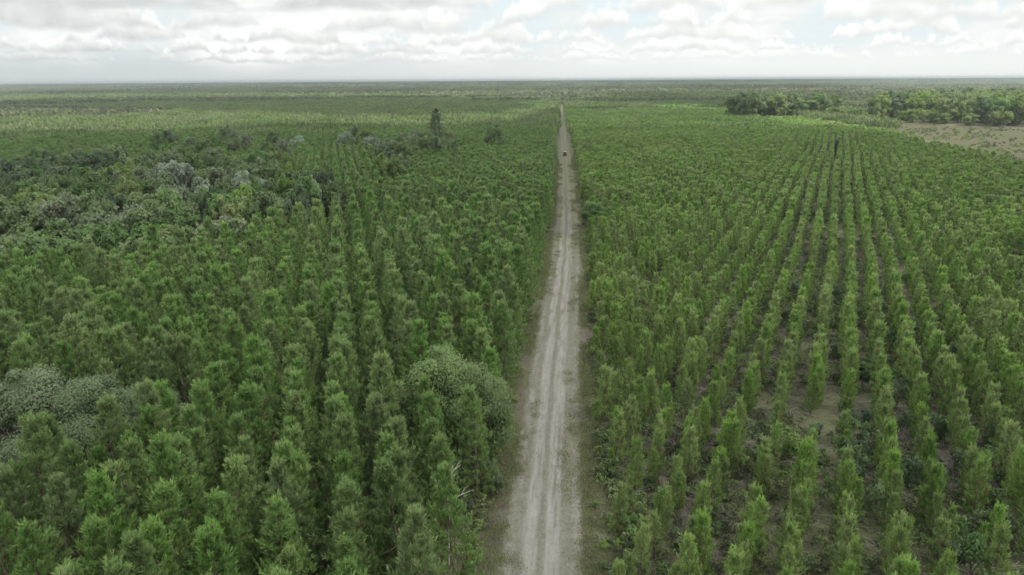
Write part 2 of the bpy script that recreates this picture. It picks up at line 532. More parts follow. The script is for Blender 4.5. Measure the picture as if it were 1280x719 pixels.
def shade_cloud(poly, seed, label, cell=22.0, thick=120.0, mat=0):
    """a flat-based heap cloud whose shadow falls on POLY (ground coordinates)"""
    off = np.array([sun_dir.x, sun_dir.y]) / sun_dir.z * CH
    poly = np.array(poly, float)
    lo, hi = poly.min(0) - 80, poly.max(0) + 80
    nx, ny = int((hi[0] - lo[0]) / cell) + 1, int((hi[1] - lo[1]) / cell) + 1
    X, Y = np.meshgrid(lo[0] + np.arange(nx) * cell, lo[1] + np.arange(ny) * cell)
    # signed distance to the outline (positive inside), ragged by noise
    d = np.full(X.shape, 1e9)
    for i in range(len(poly)):
        a, b = poly[i], poly[(i + 1) % len(poly)]
        ab = b - a
        tt = np.clip(((X - a[0]) * ab[0] + (Y - a[1]) * ab[1]) / (ab @ ab), 0, 1)
        d = np.minimum(d, np.hypot(X - a[0] - tt * ab[0], Y - a[1] - tt * ab[1]))
    d = np.where(in_poly(X, Y, poly), d, -d) + (fbm(X * .012, Y * .012, seed) - .5) * 70
    keep = d > 0
    hgt = np.clip(d / 120, 0, 1) ** 0.6
    top = CH + hgt * thick * (0.5 + fbm(X * .02, Y * .02, seed + 7))
    bot = CH - hgt * 14 * (0.5 + fbm(X * .03, Y * .03, seed + 11))
    idt, idb = -np.ones(X.shape, int), -np.ones(X.shape, int)
    cells = keep[:-1, :-1] & keep[1:, :-1] & keep[:-1, 1:] & keep[1:, 1:]
    use = np.zeros(X.shape, bool)
    for dj in (0, 1):
        for di in (0, 1):
            use[dj:ny - 1 + dj, di:nx - 1 + di] |= cells
    cnt = np.zeros(X.shape, int)
    for dj in (0, 1):
        for di in (0, 1):
            cnt[dj:ny - 1 + dj, di:nx - 1 + di] += cells
    inner = cnt == 4
    v = []
    for j, i in zip(*np.nonzero(use)):
        x, y = X[j, i] + off[0], Y[j, i] + off[1]
        if inner[j, i]:
            idt[j, i] = len(v); v.append((x, y, top[j, i]))
            idb[j, i] = len(v); v.append((x, y, bot[j, i]))
        else:
            idt[j, i] = idb[j, i] = len(v); v.append((x, y, CH))
    q = []
    for j, i in zip(*np.nonzero(cells)):
        q.append((idt[j, i], idt[j, i + 1], idt[j + 1, i + 1], idt[j + 1, i]))
        b4 = (idb[j, i], idb[j + 1, i], idb[j + 1, i + 1], idb[j, i + 1])
        if any(inner[a, b] for a, b in ((j, i), (j + 1, i), (j, i + 1), (j + 1, i + 1))):
            q.append(b4)
    o = ob('cloud', mesh_from('cloud', v, [np.array(q)], [CM[mat]], None, True))
    tag(o, label, kind='structure')


shade_cloud([(-1100, -250), (215, -250), (215, 190), (60, 235), (-60, 215), (-160, 185), (-1100, 170)], 8,
            'thin pale cloud over the nearest trees and the near road', mat=1)
shade_cloud([(-1100, 105), (-160, 120), (-60, 150), (60, 170), (215, 120), (215, 320), (172, 500), (180, 640), (150, 770), (40, 820), (-20, 720), (-28, 560), (-60, 500), (-205, 495),
             (-225, 440), (-330, 420), (-700, 400), (-1100, 380)], 1, 'broad grey based cloud shading the middle of the plantations')
shade_cloud([(-800, 760), (-560, 700), (-330, 690), (-230, 600), (-40, 590), (-30, 800), (-20, 1120), (-300, 1300), (-900, 1200)], 2,
            'smaller cloud shading a strip of far forest on the left')
shade_cloud([(190, 700), (300, 860), (480, 1100), (560, 1500), (120, 1450), (10, 1050), (60, 900), (150, 840)], 3, 'smaller cloud shading far forest beyond the hedge')
shade_cloud([(-1700, 1650), (-500, 1560), (200, 1800), (900, 1900), (900, 3000), (-600, 2900), (-1900, 2700)], 4,
            'long cloud shading the distant woods', 45)
shade_cloud([(-5000, 4200), (-1000, 3800), (3500, 4300), (5500, 5200), (3000, 6800), (-5500, 6500)], 5,
            'wide cloud shading the woods near the horizon', 150)


# ------------------------------------------------------------------ tree shapes
def pine_crown(seed, H, R, base, whorls, nbr, ntuft, nblade, L, W, mat, brown=0.10, shoot=0.55, point=0.92):
    """whorls of limbs that end in upright needle brushes; narrow pointed top"""
    rng = np.random.default_rng(seed)
    P_, D_, T_, S_ = [], [], [], []
    zb = base * H
    lean = rng.normal(size=2) * 0.014 * H
    lop = rng.uniform(0, 6.28)

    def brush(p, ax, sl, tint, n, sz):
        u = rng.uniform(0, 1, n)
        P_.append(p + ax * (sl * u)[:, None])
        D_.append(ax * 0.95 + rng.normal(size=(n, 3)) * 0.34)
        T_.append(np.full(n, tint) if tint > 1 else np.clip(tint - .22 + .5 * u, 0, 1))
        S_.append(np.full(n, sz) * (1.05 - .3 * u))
    for wi in range(whorls):
        t = min(max((wi + rng.uniform(-.35, .35)) / whorls, 0), .97)
        z0 = zb + (H * .96 - zb) * t
        r = R * (1 - t) ** point * (0.62 + 2.2 * t if t < 0.17 else 1.0) + 0.07
        el = R_(4 + 46 * t)
        a0 = rng.uniform(0, 6.28)
        for b in range(nbr):
            a = a0 + b * 6.283 / nbr + rng.normal() * 0.30
            rr = r * rng.uniform(0.60, 1.25) * (1 + .12 * math.cos(a - lop))
            tb = rng.uniform(0, 1)
            for k in range(ntuft):
                f = 0.30 + 0.70 * (k + rng.uniform(.6, 1)) / ntuft
                rad = rr * f
                side = rng.normal() * 0.20 * rr
                p = np.array((math.cos(a) * rad - math.sin(a) * side, math.sin(a) * rad + math.cos(a) * side,
                              z0 + rad * math.tan(el) * 0.5 + 0.22 * f * f * rr))
                p[:2] += lean * (p[2] / H) ** 2
                ax = np.array((math.cos(a) * .42 * (1 - t * .6), math.sin(a) * .42 * (1 - t * .6), 1.0)) + rng.normal(size=3) * 0.10
                ax /= np.linalg.norm(ax)
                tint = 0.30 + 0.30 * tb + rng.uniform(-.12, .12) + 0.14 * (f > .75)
                if rng.random() < brown * (1.6 - 1.5 * t) * (1.5 if f < .6 else 0.6):
                    tint = 1.5
                brush(p, ax, shoot * rng.uniform(.6, 1.15) * (.7 + .5 * t), tint, nblade, 1.0)
    for k in range(3):                                     # the leader and its side candles
        a = rng.uniform(0, 6.28)
        o = 0.0 if k == 0 else .10
        brush(np.array((lean[0] + o * math.cos(a), lean[1] + o * math.sin(a), H * .93)), np.array((0, 0, 1.0)),
              H * (.075 if k == 0 else .04), .7, nblade + 2, .8)
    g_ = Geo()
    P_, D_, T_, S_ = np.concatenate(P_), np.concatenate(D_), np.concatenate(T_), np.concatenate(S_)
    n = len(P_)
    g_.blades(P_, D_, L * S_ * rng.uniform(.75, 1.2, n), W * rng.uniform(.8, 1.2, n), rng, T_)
    return g_.mesh('pine_crown', mat)


def pine_trunk(seed, H, base, rad):
    rng = np.random.default_rng(seed)
    g_ = Geo()
    zs = np.linspace(0, H * .93, 7)
    g_.tube([(0.02 * rng.normal(), 0.02 * rng.normal(), z) for z in zs], rad * (1 - zs / H) + .012, 7)
    for k in range(14):
        z = H * (base + (0.9 - base) * k / 14)
        a = rng.uniform(0, 6.28)
        l = (H - z) * 0.24 + .15
        c = np.array((math.cos(a), math.sin(a), 0))
        g_.tube([(0, 0, z), tuple(c * l * .5 + (0, 0, z + l * .12)), tuple(c * l + (0, 0, z + l * .4))], [rad * .28, rad * .18, .008], 4)
    return g_.mesh('pine_trunk', M['bark'], True)


def leafy_crown(seed, H, R, mat, lobes=20, per=130, leaf=0.16, zlo=0.22, flat=1.0, spread=1.0, aspect=.8):
    """crown of many leaf clumps round uneven boughs"""
    rng = np.random.default_rng(seed)
    g_ = Geo()
    zc = H * (zlo + 1) / 2
    hz = H * (1 - zlo) / 2
    for i in range(lobes):
        d = rng.normal(size=3)
        d[2] = d[2] * 0.9 + 0.25
        d /= np.linalg.norm(d)
        f = rng.uniform(0.45, 0.88) if i % 3 else rng.uniform(0.82, 1.08)
        c = np.array((d[0] * R * f * spread, d[1] * R * f * spread, zc + d[2] * hz * f * flat))
        lr = R * (rng.uniform(0.26, 0.46) if i % 3 else rng.uniform(0.14, 0.24))
        n = int(per * rng.uniform(.7, 1.3) * (1 if i % 3 else .4))
        u = rng.normal(size=(n, 3))
        u[:, 2] += 0.35
        u /= np.linalg.norm(u, axis=1)[:, None]
        # clusters on the clump so its surface breaks up
        k = rng.integers(0, max(3, n // 9), n)
        cl = rng.normal(size=(max(3, n // 9), 3))
        cl[:, 2] += 0.4
        cl /= np.linalg.norm(cl, axis=1)[:, None]
        u = u * 0.45 + cl[k] * 0.8
        rad = rng.uniform(0.70, 1.10, n)[:, None]
        p = c + u * rad * lr * np.array((1, 1, 0.85))
        nr = u / (np.linalg.norm(u, axis=1)[:, None] + 1e-9) + rng.normal(size=(n, 3)) * 0.34
        nr[:, 2] += .2
        tint = np.clip(rng.uniform(0.15, 0.85) * .6 + rng.uniform(0, .14, n) + 0.18, 0, 1)
        tint = np.where(rng.random(n) < 0.012, 1.5, tint)
        g_.leaves(p, nr, leaf * rng.uniform(.7, 1.35, n), rng, tint, aspect)
    return g_.mesh('leafy_crown', mat)


def leafy_trunk(seed, H, R, mat, rad=0.16, zlo=0.25, twigs=False):
    rng = np.random.default_rng(seed)
    g_ = Geo()
    g_.tube([(0, 0, 0), (.05, .03, H * .2), (.1 * rng.normal(), .1 * rng.normal(), H * .45), (0, 0, H * .8)], [rad, rad * .85, rad * .6, rad * .2], 7)
    for k in range(9):
        a = k * 2.4 + rng.uniform(-.3, .3)
        z = H * (0.2 + 0.045 * k)
        e = np.array((math.cos(a) * R * .62, math.sin(a) * R * .62, min(H * .86, z + H * rng.uniform(.15, .34))))
        m_ = e * 0.5 + np.array((0, 0, z)) * .5 + np.array((0, 0, .1))
        g_.tube([(0, 0, z), tuple(m_), tuple(e)], [rad * .5, rad * .34, rad * .1], 5)
        if twigs:
            for _ in range(5):
                f = rng.uniform(.5, 1)
                s0 = m_ + (e - m_) * f
                dv = rng.normal(size=3) * .5 + (e - m_) / np.linalg.norm(e - m_) * .6
                dv[2] = abs(dv[2]) * .8 + .25
                g_.tube([tuple(s0), tuple(s0 + dv * .7), tuple(s0 + dv * 1.3 + rng.normal(size=3) * .15)], [.035, .022, .008], 4)
    return g_.mesh('tree_trunk', mat, True)


def bush_mesh(seed, H, R, mat, n=800, leaf=0.085):
    return leafy_crown(seed, H, R, mat, 11, n // 8, leaf, 0.02, 1.0, 0.85)


def bush_stem(seed, H, R):
    rng = np.random.default_rng(seed)
    g_ = Geo()
    for k in range(5):
        a = rng.uniform(0, 6.28)
        c = np.array((math.cos(a), math.sin(a), 0)) * R * .5
        g_.tube([(0, 0, 0), tuple(c * .4 + (0, 0, H * .4)), tuple(c + (0, 0, H * .8))], [.035, .025, .008], 4)
    return g_.mesh('bush_stem', M['greybark'], True)


def clump_patch(seed, size, n, hmin, hmax, rmin, rmax, mat, nb=7, broad=0.2):
    """far-off stretch of forest floor full of small rough crowns (only ever seen hundreds of metres off)"""
    rng = np.random.default_rng(seed)
    g_ = Geo()
    for _ in range(n):
        x, y = rng.uniform(-size / 2, size / 2, 2)
        h = rng.uniform(hmin, hmax)
        r = rng.uniform(rmin, rmax)
        tb = rng.uniform(.1, .9)
        if rng.random() < broad:
            r *= 1.7
            k = nb * 2
            u = rng.normal(size=(k, 3)); u[:, 2] = np.abs(u[:, 2])
            u /= np.linalg.norm(u, axis=1)[:, None]
            p = np.array((x, y, h * .5)) + u * np.array((r, r, h * .45))
            g_.leaves(p, u + rng.normal(size=(k, 3)) * .4, r * .55, rng, np.clip(tb + rng.uniform(-.2, .2, k), 0, 1), .8)
        else:
            k = nb
            f = rng.uniform(0.1, 1, k)
            a = rng.uniform(0, 6.28, k)
            p = np.stack([x + np.cos(a) * r * (1 - f) * .7, y + np.sin(a) * r * (1 - f) * .7, h * (.15 + .6 * f)], 1)
            d = np.stack([np.cos(a) * .5, np.sin(a) * .5, np.full(k, 1.0)], 1)
            g_.blades(p, d, h * .38, r * .9, rng, np.clip(tb + rng.uniform(-.2, .2, k), 0, 1))
    return g_.mesh('forest_patch', mat)


# ------------------------------------------------------------------ scatter for what nobody could count
def scatter(name, pts, rot, scl, idx, protos, label, cat, mat=None):
    """ONE object of kind stuff: its vertices carry copies of the given meshes"""
    pts = np.asarray(pts, np.float32)
    me = mesh_from(name, pts, [])
    for k, a in (('rot', rot), ('scl', scl)):
        at = me.attributes.new(k, 'FLOAT', 'POINT')
        at.data.foreach_set('value', np.asarray(a, np.float32))
    at = me.attributes.new('idx', 'INT', 'POINT')
    at.data.foreach_set('value', np.asarray(idx, np.int32))
    o = ob(name, me)
    ng = bpy.data.node_groups.new(name, 'GeometryNodeTree')
    ng.interface.new_socket('Geometry', in_out='INPUT', socket_type='NodeSocketGeometry')
    ng.interface.new_socket('Geometry', in_out='OUTPUT', socket_type='NodeSocketGeometry')
    N, Lk = ng.nodes, ng.links
    gi, go, jn = N.new('NodeGroupInput'), N.new('NodeGroupOutput'), N.new('GeometryNodeJoinGeometry')
    def named(nm, typ):
        a = N.new('GeometryNodeInputNamedAttribute'); a.data_type = typ; a.inputs[0].default_value = nm
        return a.outputs['Attribute']
    rz, sv, iv = named('rot', 'FLOAT'), named('scl', 'FLOAT'), named('idx', 'INT')
    cx = N.new('ShaderNodeCombineXYZ'); Lk.new(rz, cx.inputs[2])
    e2r = N.new('FunctionNodeEulerToRotation'); Lk.new(cx.outputs[0], e2r.inputs[0])
    for k, pm in enumerate(protos):
        po = bpy.data.objects.new(name + '_shape', pm)          # never linked into the scene
        oi = N.new('GeometryNodeObjectInfo'); oi.transform_space = 'ORIGINAL'
        oi.inputs['Object'].default_value = po
        g2i = N.new('GeometryNodeGeometryToInstance'); Lk.new(oi.outputs['Geometry'], g2i.inputs[0])
        cmp_ = N.new('FunctionNodeCompare'); cmp_.data_type = 'INT'; cmp_.operation = 'EQUAL'
        Lk.new(iv, cmp_.inputs[2]); cmp_.inputs[3].default_value = k
        ip = N.new('GeometryNodeInstanceOnPoints')
        Lk.new(gi.outputs[0], ip.inputs['Points']); Lk.new(cmp_.outputs[0], ip.inputs['Selection'])
        Lk.new(g2i.outputs[0], ip.inputs['Instance']); Lk.new(e2r.outputs[0], ip.inputs['Rotation'])
        Lk.new(sv, ip.inputs['Scale'])
        Lk.new(ip.outputs[0], jn.inputs[0])
    Lk.new(jn.outputs[0], go.inputs[0])
    md = o.modifiers.new('scatter', 'NODES'); md.node_group = ng
    tag(o, label, cat, kind='stuff')
    return o


# ------------------------------------------------------------------ things with parts
def plant_thing(name, parts, x, y, s, rz, label, cat, group=None, z=0.0, lean=(0, 0)):
    r = bpy.data.objects.new(name, None)
    r.empty_display_size = .3
    COL.objects.link(r)
    r.location = (x, y, z)
    r.rotation_euler = (lean[0], lean[1], rz)
    r.scale = (s, s, s) if np.isscalar(s) else s
    tag(r, label, cat, group)
    for pn, me in parts:
        ob(pn, me, r)
    return r


# named broadleaf trees: x, y, H, R, material, label
print('shapes')
HB = 8.0
RB = 3.3
leafy = {}
def leafy_parts(kind, var, far=False):
    key = (kind, var, far)
    if key not in leafy:
        if far:
            cr = leafy_crown(900 + var, HB, RB, M[kind], 24, 190, 0.23, 0.04)
        else:
            cr = leafy_crown(500 + var, HB, RB, M[kind], 40, 2300, 0.080, 0.06, 1.0, 1.0, .55)
        tk = ('trunk', var, kind in ('grey', 'pale'))
        if tk not in leafy:
            leafy[tk] = leafy_trunk(600 + var, HB, RB, M['greybark'], 0.15, .22, kind == 'grey')
        leafy[key] = [('trunk', leafy[tk]), ('crown', cr)]
    return leafy[key]


def broadleaf(x, y, H, R, kind, var, label, group=None, far=False, name='broadleaf_tree', rz=None, cat='tree'):
    return plant_thing(name, leafy_parts(kind, var, far), x, y, (R / RB, R / RB, H / HB), (x * 7.3 + y * 3.1) % 6.28 if rz is None else rz, label, cat, group)


bt = []      # (x, y, radius) of everything that keeps the planted pines away
def single(x, y, H, R, kind, var, label, clear=None, **k):
    bt.append((x, y, R * .8 if clear is None else clear))
    return broadleaf(x, y, H, R, kind, var, label, **k)


bt += [(-7.6, 42.6, 1.7), (-8.9, 53.6, 2.2), (-43.5, 47.2, 3.6), (-38.5, 47.4, 3.2)]
single(-10.3, 58.0, 11.4, 4.3, 'roadoak', 0, 'big round green oak leaning over the left edge of the sandy road', 3.3)
single(-7.6, 57.4, 10.2, 3.2, 'roadoak', 1, 'lower lobe-like green oak grown into the big roadside oak', 3.4)
single(-46.2, 52.0, 11.2, 4.4, 'grey', 0, 'broad grey green oak, leftmost of the three grey oaks among the near pines', 4.6)
single(-39.6, 51.8, 10.6, 3.5, 'grey', 1, 'thin grey oak with bare twigs, middle of the three grey oaks', 4.4)
single(-35.4, 52.6, 10.0, 2.8, 'grey', 2, 'small grey oak, rightmost of the three grey oaks among the near pines', 3.6)
single(-96.0, 168.0, 17.0, 4.8, 'pale', 0, 'tall silvery pale tree rising above the hardwood thicket', far=True)
single(-75.5, 164.0, 14.2, 4.2, 'pale', 1, 'low silvery pale tree with a rounded top right of the tall silvery one', far=True)
single(-80.6, 153.0, 13.4, 2.6, 'pale', 2, 'small silvery tree just in front of the tall silvery one', far=True)
single(-58.4, 160.0, 13.6, 2.6, 'pale', 3, 'slim whitish tree, rightmost of the silvery trees by the thicket', far=True)
single(-96.0, 312.0, 13.0, 4.2, 'pale', 4, 'distant pale bush-like tree in the mixed stand left of the tall lone pine', far=True)
single(-80.6, 298.0, 12.6, 4.4, 'pale', 0, 'distant round whitish tree in the mixed stand, nearest the tall lone pine', far=True)
single(-114.0, 300.0, 12.4, 4.2, 'pale', 1, 'distant silvery tree at the left end of the mixed stand', far=True)
single(8.4, 170.0, 6.0, 2.7, 'oak', 3, 'big green roadside tree standing alone on the right verge', name='roadside_tree')
single(12.0, 318.0, 7.4, 2.6, 'roadoak', 1, 'small green tree on the right verge abreast of the distant vehicle', name='roadside_tree')
bt += [(22.2, 61.0, 2.2), (20.0, 60.4, 1.6)]

print('pines')
PINE_H, YOUNG_H = 10.4, 4.3
near_pine = [(pine_trunk(40 + i, PINE_H, .25, .11), pine_crown(10 + i, PINE_H, 2.25, .05, 17, 7, 4, 16, .42, .062, M['pine'], .06, .58, .86)) for i in range(9)]
mid_pine = [pine_crown(30 + i, PINE_H, 2.2, .06, 14, 6, 4, 8, .50, .125, M['pine'], .06, .75, .86) for i in range(6)]
far_pine = [pine_crown(50 + i, PINE_H, 2.15, .12, 9, 6, 2, 5, .85, .28, M['pine'], .06, .9, .88) for i in range(4)]
near_young = [(pine_trunk(80 + i, YOUNG_H, .18, .06), pine_crown(70 + i, YOUNG_H, .68, .05, 11, 5, 3, 13, .32, .050, M['young'], .08, .58, .80)) for i in range(9)]
mid_young = [pine_crown(90 + i, YOUNG_H, .71, .06, 9, 5, 2, 9, .46, .11, M['young'], .07, .6, .8) for i in range(6)]
far_young = [pine_crown(110 + i, YOUNG_H, .82, .10, 6, 5, 2, 5, .66, .21, M['young'], .06, .7, .8) for i in range(4)]

WOOD = [(272, 640), (326, 540), (420, 512), (560, 740), (530, 860), (410, 850), (310, 740)]
HARD = [(-215, 215), (-150, 226), (-112, 208), (-72, 186), (-50, 166), (-54, 146), (-58, 126), (-68, 106), (-100, 92), (-150, 110), (-215, 150)]


def rows(ang, sp_row, sp_in, jit, extent, seed):
    rng = np.random.default_rng(seed)
    d = np.array((math.sin(R_(ang)), math.cos(R_(ang))))
    n = np.array((d[1], -d[0]))
    A, B = np.meshgrid(np.arange(-extent, extent, sp_row), np.arange(-extent, extent, sp_in))
    A = A + rng.normal(0, jit * .55, A.shape)
    B = B + rng.normal(0, jit * 1.3, B.shape)
    # rows are not ruled with a straight edge
    A = A + 2.2 * (fbm(B * .012, A * .004, 21) - .5)
    x = (A * n[0] + B * d[0]).ravel()
    y = (A * n[1] + B * d[1]).ravel()
    return x, y, rng


D_TREE = 430.0
# ---- left: taller, dense pines
x, y, rng = rows(-18.3, 3.6, 2.15, .20, 620, 5)
dist = np.hypot(x, y)
k = (y > 8) & (dist < D_TREE) & in_view(x, y) & (x < road_x(y) - 5.0 - 1.0 * (fbm(y * .08, 1.0, 4)) + .5 * (y > 150))
x, y = x[k], y[k]
k = ~in_poly(x, y, HARD)
k &= rng.random(len(x)) > 0.05 + 0.3 * (fbm(x * .03, y * .03, 31) > .66)
for bx, by, br in bt:
    k &= np.hypot(x - bx, y - by) > br
x, y = x[k], y[k]
ph = 1.0 + rng.normal(0, .10, len(x)) + .22 * (fbm(x * .02, y * .02, 33) - .5)
# beyond the thicket the stand is younger: smaller trees set closer
FARL = 185.0
k = np.hypot(x, y) + 30 * (fbm(x * .02, y * .02, 35) - .5) < FARL
x, y, ph = x[k], y[k], ph[k]
x2, y2, rng2 = rows(-18.3, 2.9, 1.75, .2, 620, 15)
d2 = np.hypot(x2, y2)
k = (y2 > 8) & (d2 < D_TREE) & in_view(x2, y2) & (x2 < road_x(y2) - 4.6 - fbm(y2 * .08, 1.0, 4)) & ~in_poly(x2, y2, HARD)
x2, y2, d2 = x2[k], y2[k], d2[k]
k = (d2 + 30 * (fbm(x2 * .02, y2 * .02, 35) - .5) >= FARL) & (rng2.random(len(x2)) > .06)
for bx, by, br in bt:
    k &= np.hypot(x2 - bx, y2 - by) > br
x2, y2 = x2[k], y2[k]
p2 = .80 + rng2.normal(0, .07, len(x2)) + .2 * (fbm(x2 * .02, y2 * .02, 33) - .5)
x, y, ph = np.concatenate([x, x2]), np.concatenate([y, y2]), np.concatenate([ph, p2])
L_ = (x, y, ph, rng.uniform(0, 6.28, len(x)))

# ---- right: young pines in open rows
x, y, rng = rows(20.9, 3.25, 1.4, .22, 620, 6)
dist = np.hypot(x, y)
edge = 172 + (y - 271) * .152
k = (y > 8) & (dist < D_TREE + 60) & in_view(x, y) & (x > road_x(y) + 4.6 + 1.2 * fbm(y * .07, 2.0, 8)) & (x < edge)
x, y = x[k], y[k]
gap = fbm(x * .06, y * .06, 41)
loose = np.clip(1 - (x - road_x(y)) / 32, 0, 1)
k = rng.random(len(x)) > 0.08 + 0.12 * loose + 0.6 * np.clip((gap - .55) * 6, 0, 1)
x = x + loose * rng.normal(0, .5, len(x))
for bx, by, br in bt:
    k &= np.hypot(x - bx, y - by) > br
x, y = x[k], y[k]
ph = 1.02 + rng.normal(0, .16, len(x)) + .5 * (fbm(x * .025, y * .025, 43) - .5)
Rr = (x, y, ph, rng.uniform(0, 6.28, len(x)))


def split_near(S, H, count=300):
    """indices of the COUNT trees that show largest, and all others"""
    x, y, s, r = S
    z = H * s
    f = Vector((-math.sin(R_(YAW)) * math.cos(R_(PITCH)), math.cos(R_(YAW)) * math.cos(R_(PITCH)), -math.sin(R_(PITCH))))
    rt = Vector((math.cos(R_(YAW)), math.sin(R_(YAW)), 0))
    up = rt.cross(f)
    vis = np.zeros(len(x), bool)
    for h in (1.0, .6):
        p = np.stack([x, y, z * h - CAM_H], 1)
        zc = p @ np.array(f)
        u, v = p @ np.array(rt) / zc * 865, p @ np.array(up) / zc * 865
        vis |= (zc > 1) & (abs(u) < 650) & (abs(v) < 372)
    dd = np.where(vis, np.hypot(np.hypot(x, y), CAM_H - z), 1e9)
    o = np.argsort(dd)
    near = o[:count]
    rest = o[count:]
    return near, rest


near, rest = split_near(L_, PINE_H)
x, y, s, r = L_
for i in near:
    px, py = x[i], y[i]
    if px > road_x(py) - 8.2:
        lb, gr = 'pine on the edge of the dense stand, first beside the sandy road', 'pines along the left edge of the road'
    elif math.hypot(px + 8.5, py - 58) < 8:
        lb, gr = 'pine crowding round the big round roadside oak', 'pines round the roadside oak'
    elif px < -30 and abs(py - 53) < 7:
        lb, gr = 'pine standing close round the three grey oaks', 'pines round the grey oaks'
    elif px < -30 and py < 47:
        lb, gr = 'tall pine in front of the three grey oaks', 'pines in front of the grey oaks'
    elif py > 60:
        lb, gr = 'dense green pine behind the roadside oak and the grey oaks', 'pines behind the oaks'
    else:
        lb, gr = 'tall green pine between the grey oaks and the roadside oak', 'pines in the dense left stand'
    tk, cr = near_pine[int(i) % 9]
    plant_thing('pine_tree', [('trunk', tk), ('crown', cr)], px, py, float(s[i]), float(r[i]), lb, 'pine tree', gr,
                lean=(.04 * math.sin(i * 7.1), .04 * math.cos(i * 3.7)))
dd = np.hypot(x, y)[rest]
idx = np.where(dd < 175, rest % 6, 6 + rest % 4)
scatter('pine_forest', np.stack([x, y, 0 * x], 1)[rest], r[rest], s[rest], idx, mid_pine + far_pine,
        'dense planted pines left of the road running off into the distance', 'pine forest')

near, rest = split_near(Rr, YOUNG_H)
x, y, s, r = Rr
for i in near:
    px, py = x[i], y[i]
    if px < road_x(py) + 9.5:
        lb, gr = 'young pine beside the right verge of the sandy road', 'young pines along the right verge'
    elif math.hypot(px - 21.5, py - 60.5) < 8:
        lb, gr = 'young pine standing round the yellow green oak scrub', 'young pines round the oak scrub'
    elif px < 22:
        lb, gr = 'slender young pine between the right verge and the oak scrub', 'young pines between road and oak scrub'
    elif py > 62:
        lb, gr = 'young pine in an open row beyond the oak scrub', 'young pines beyond the oak scrub'
    else:
        lb, gr = 'young pine in an open row right of the oak scrub', 'young pines right of the oak scrub'
    tk, cr = near_young[int(i) % 9]
    plant_thing('young_pine', [('trunk', tk), ('crown', cr)], px, py, float(s[i]), float(r[i]), lb, 'pine tree', gr,
                lean=(.05 * math.sin(i * 5.1), .05 * math.cos(i * 2.7)))
dd = np.hypot(x, y)[rest]
idx = np.where(dd < 165, rest % 6, 6 + rest % 4)
scatter('young_pine_plantation', np.stack([x, y, 0 * x], 1)[rest], r[rest], s[rest], idx, mid_young + far_young,
        'young planted pines in long rows right of the road', 'pine plantation')

# ------------------------------------------------------------------ hardwood thicket on the left, and the mixed stand behind it
print('hardwoods')
rng = np.random.default_rng(17)
pts = []
tries = 0
while len(pts) < 200 and tries < 9000:
    tries += 1
    px, py = rng.uniform(-200, -48), rng.uniform(92, 226)
    if not in_poly(np.array([px]), np.array([py]), HARD)[0] or not in_view(px, py, -43, 0):
        continue
    if any((px - q[0]) ** 2 + (py - q[1]) ** 2 < 4.6 ** 2 for q in pts) or any(math.hypot(px - b[0], py - b[1]) < 4 for b in bt):
        continue
    pts.append((px, py))
for n, (px, py) in enumerate(pts):
    c = rng.random()
    kind = 'oak' if c < .58 else 'grey' if c < .76 else 'dark' if c < .84 else 'lime'
    if px < -128 and py > 158:
        kind = 'dark' if c < .7 else 'oak'
    what = {'oak': 'rounded green', 'grey': 'grey green', 'dark': 'dark green', 'lime': 'yellow green'}[kind]
    H = rng.uniform(11.0, 15.0) if py > 125 else rng.uniform(9.5, 12.0)
    broadleaf(px, py, H, rng.uniform(2.9, 4.6), kind, n % 5, f'{what} broadleaf tree in the hardwood thicket behind the left pines',
              f'{what} trees of the hardwood thicket', far=True)
for n in range(52):
    px, py = rng.uniform(-185, -40), rng.uniform(190, 345)
    if any(math.hypot(px - b[0], py - b[1]) < 5 for b in bt) or not in_view(px, py, -41, 0):
        continue
    kind = ('oak', 'lime', 'grey', 'grey')[n % 4]
    what = {'oak': 'rounded green', 'grey': 'grey green', 'lime': 'yellow green'}[kind]
    broadleaf(px, py, rng.uniform(12, 14.5), rng.uniform(2.8, 4.4), kind, n % 5, f'{what} tree scattered in the pines beyond the hardwood thicket',
              f'{what} trees scattered beyond the thicket', far=True)

# ------------------------------------------------------------------ two lone old pines that stand over the young forest
def old_pine(x, y, H, R, seed, label, base, whorls, flat=False):
    g_ = pine_crown(seed, H, R, base, whorls, 5, 5, 9, .95, .26, M['old'], .05, .8, .7)
    plant_thing('old_pine', [('trunk', pine_trunk(seed + 1, H, base, .3)), ('crown', g_)], x, y, 1.0, 0.4, label, 'pine tree')


old_pine(-54.6, 309.0, 23.5, 4.6, 301, 'tall lone dark pine with a narrow crown above the forest', .26, 17)
broadleaf(-28.4, 306.0, 16.5, 4.7, 'oak', 2, 'lone dull green round-headed tree right of the tall lone pine', far=True)
old_pine(128.0, 336.0, 7.2, 1.7, 311, 'single darker pine standing above the young pines far right', .1, 11)

# ------------------------------------------------------------------ bushes among the young pines
print('bushes')
bushes = {}
def bush(x, y, H, R, kind, var, label, group=None):
    if (kind, var) not in bushes:
        bushes[(kind, var)] = [('stem', bush_stem(700 + var, 1.5, 1.3)), ('foliage', bush_mesh(720 + var, 1.7, 1.3, M[kind]))]
    plant_thing('bush', bushes[(kind, var)], x, y, (R / 1.3, R / 1.3, H / 1.7), (x * 5 + y) % 6.28, label, 'bush', group)


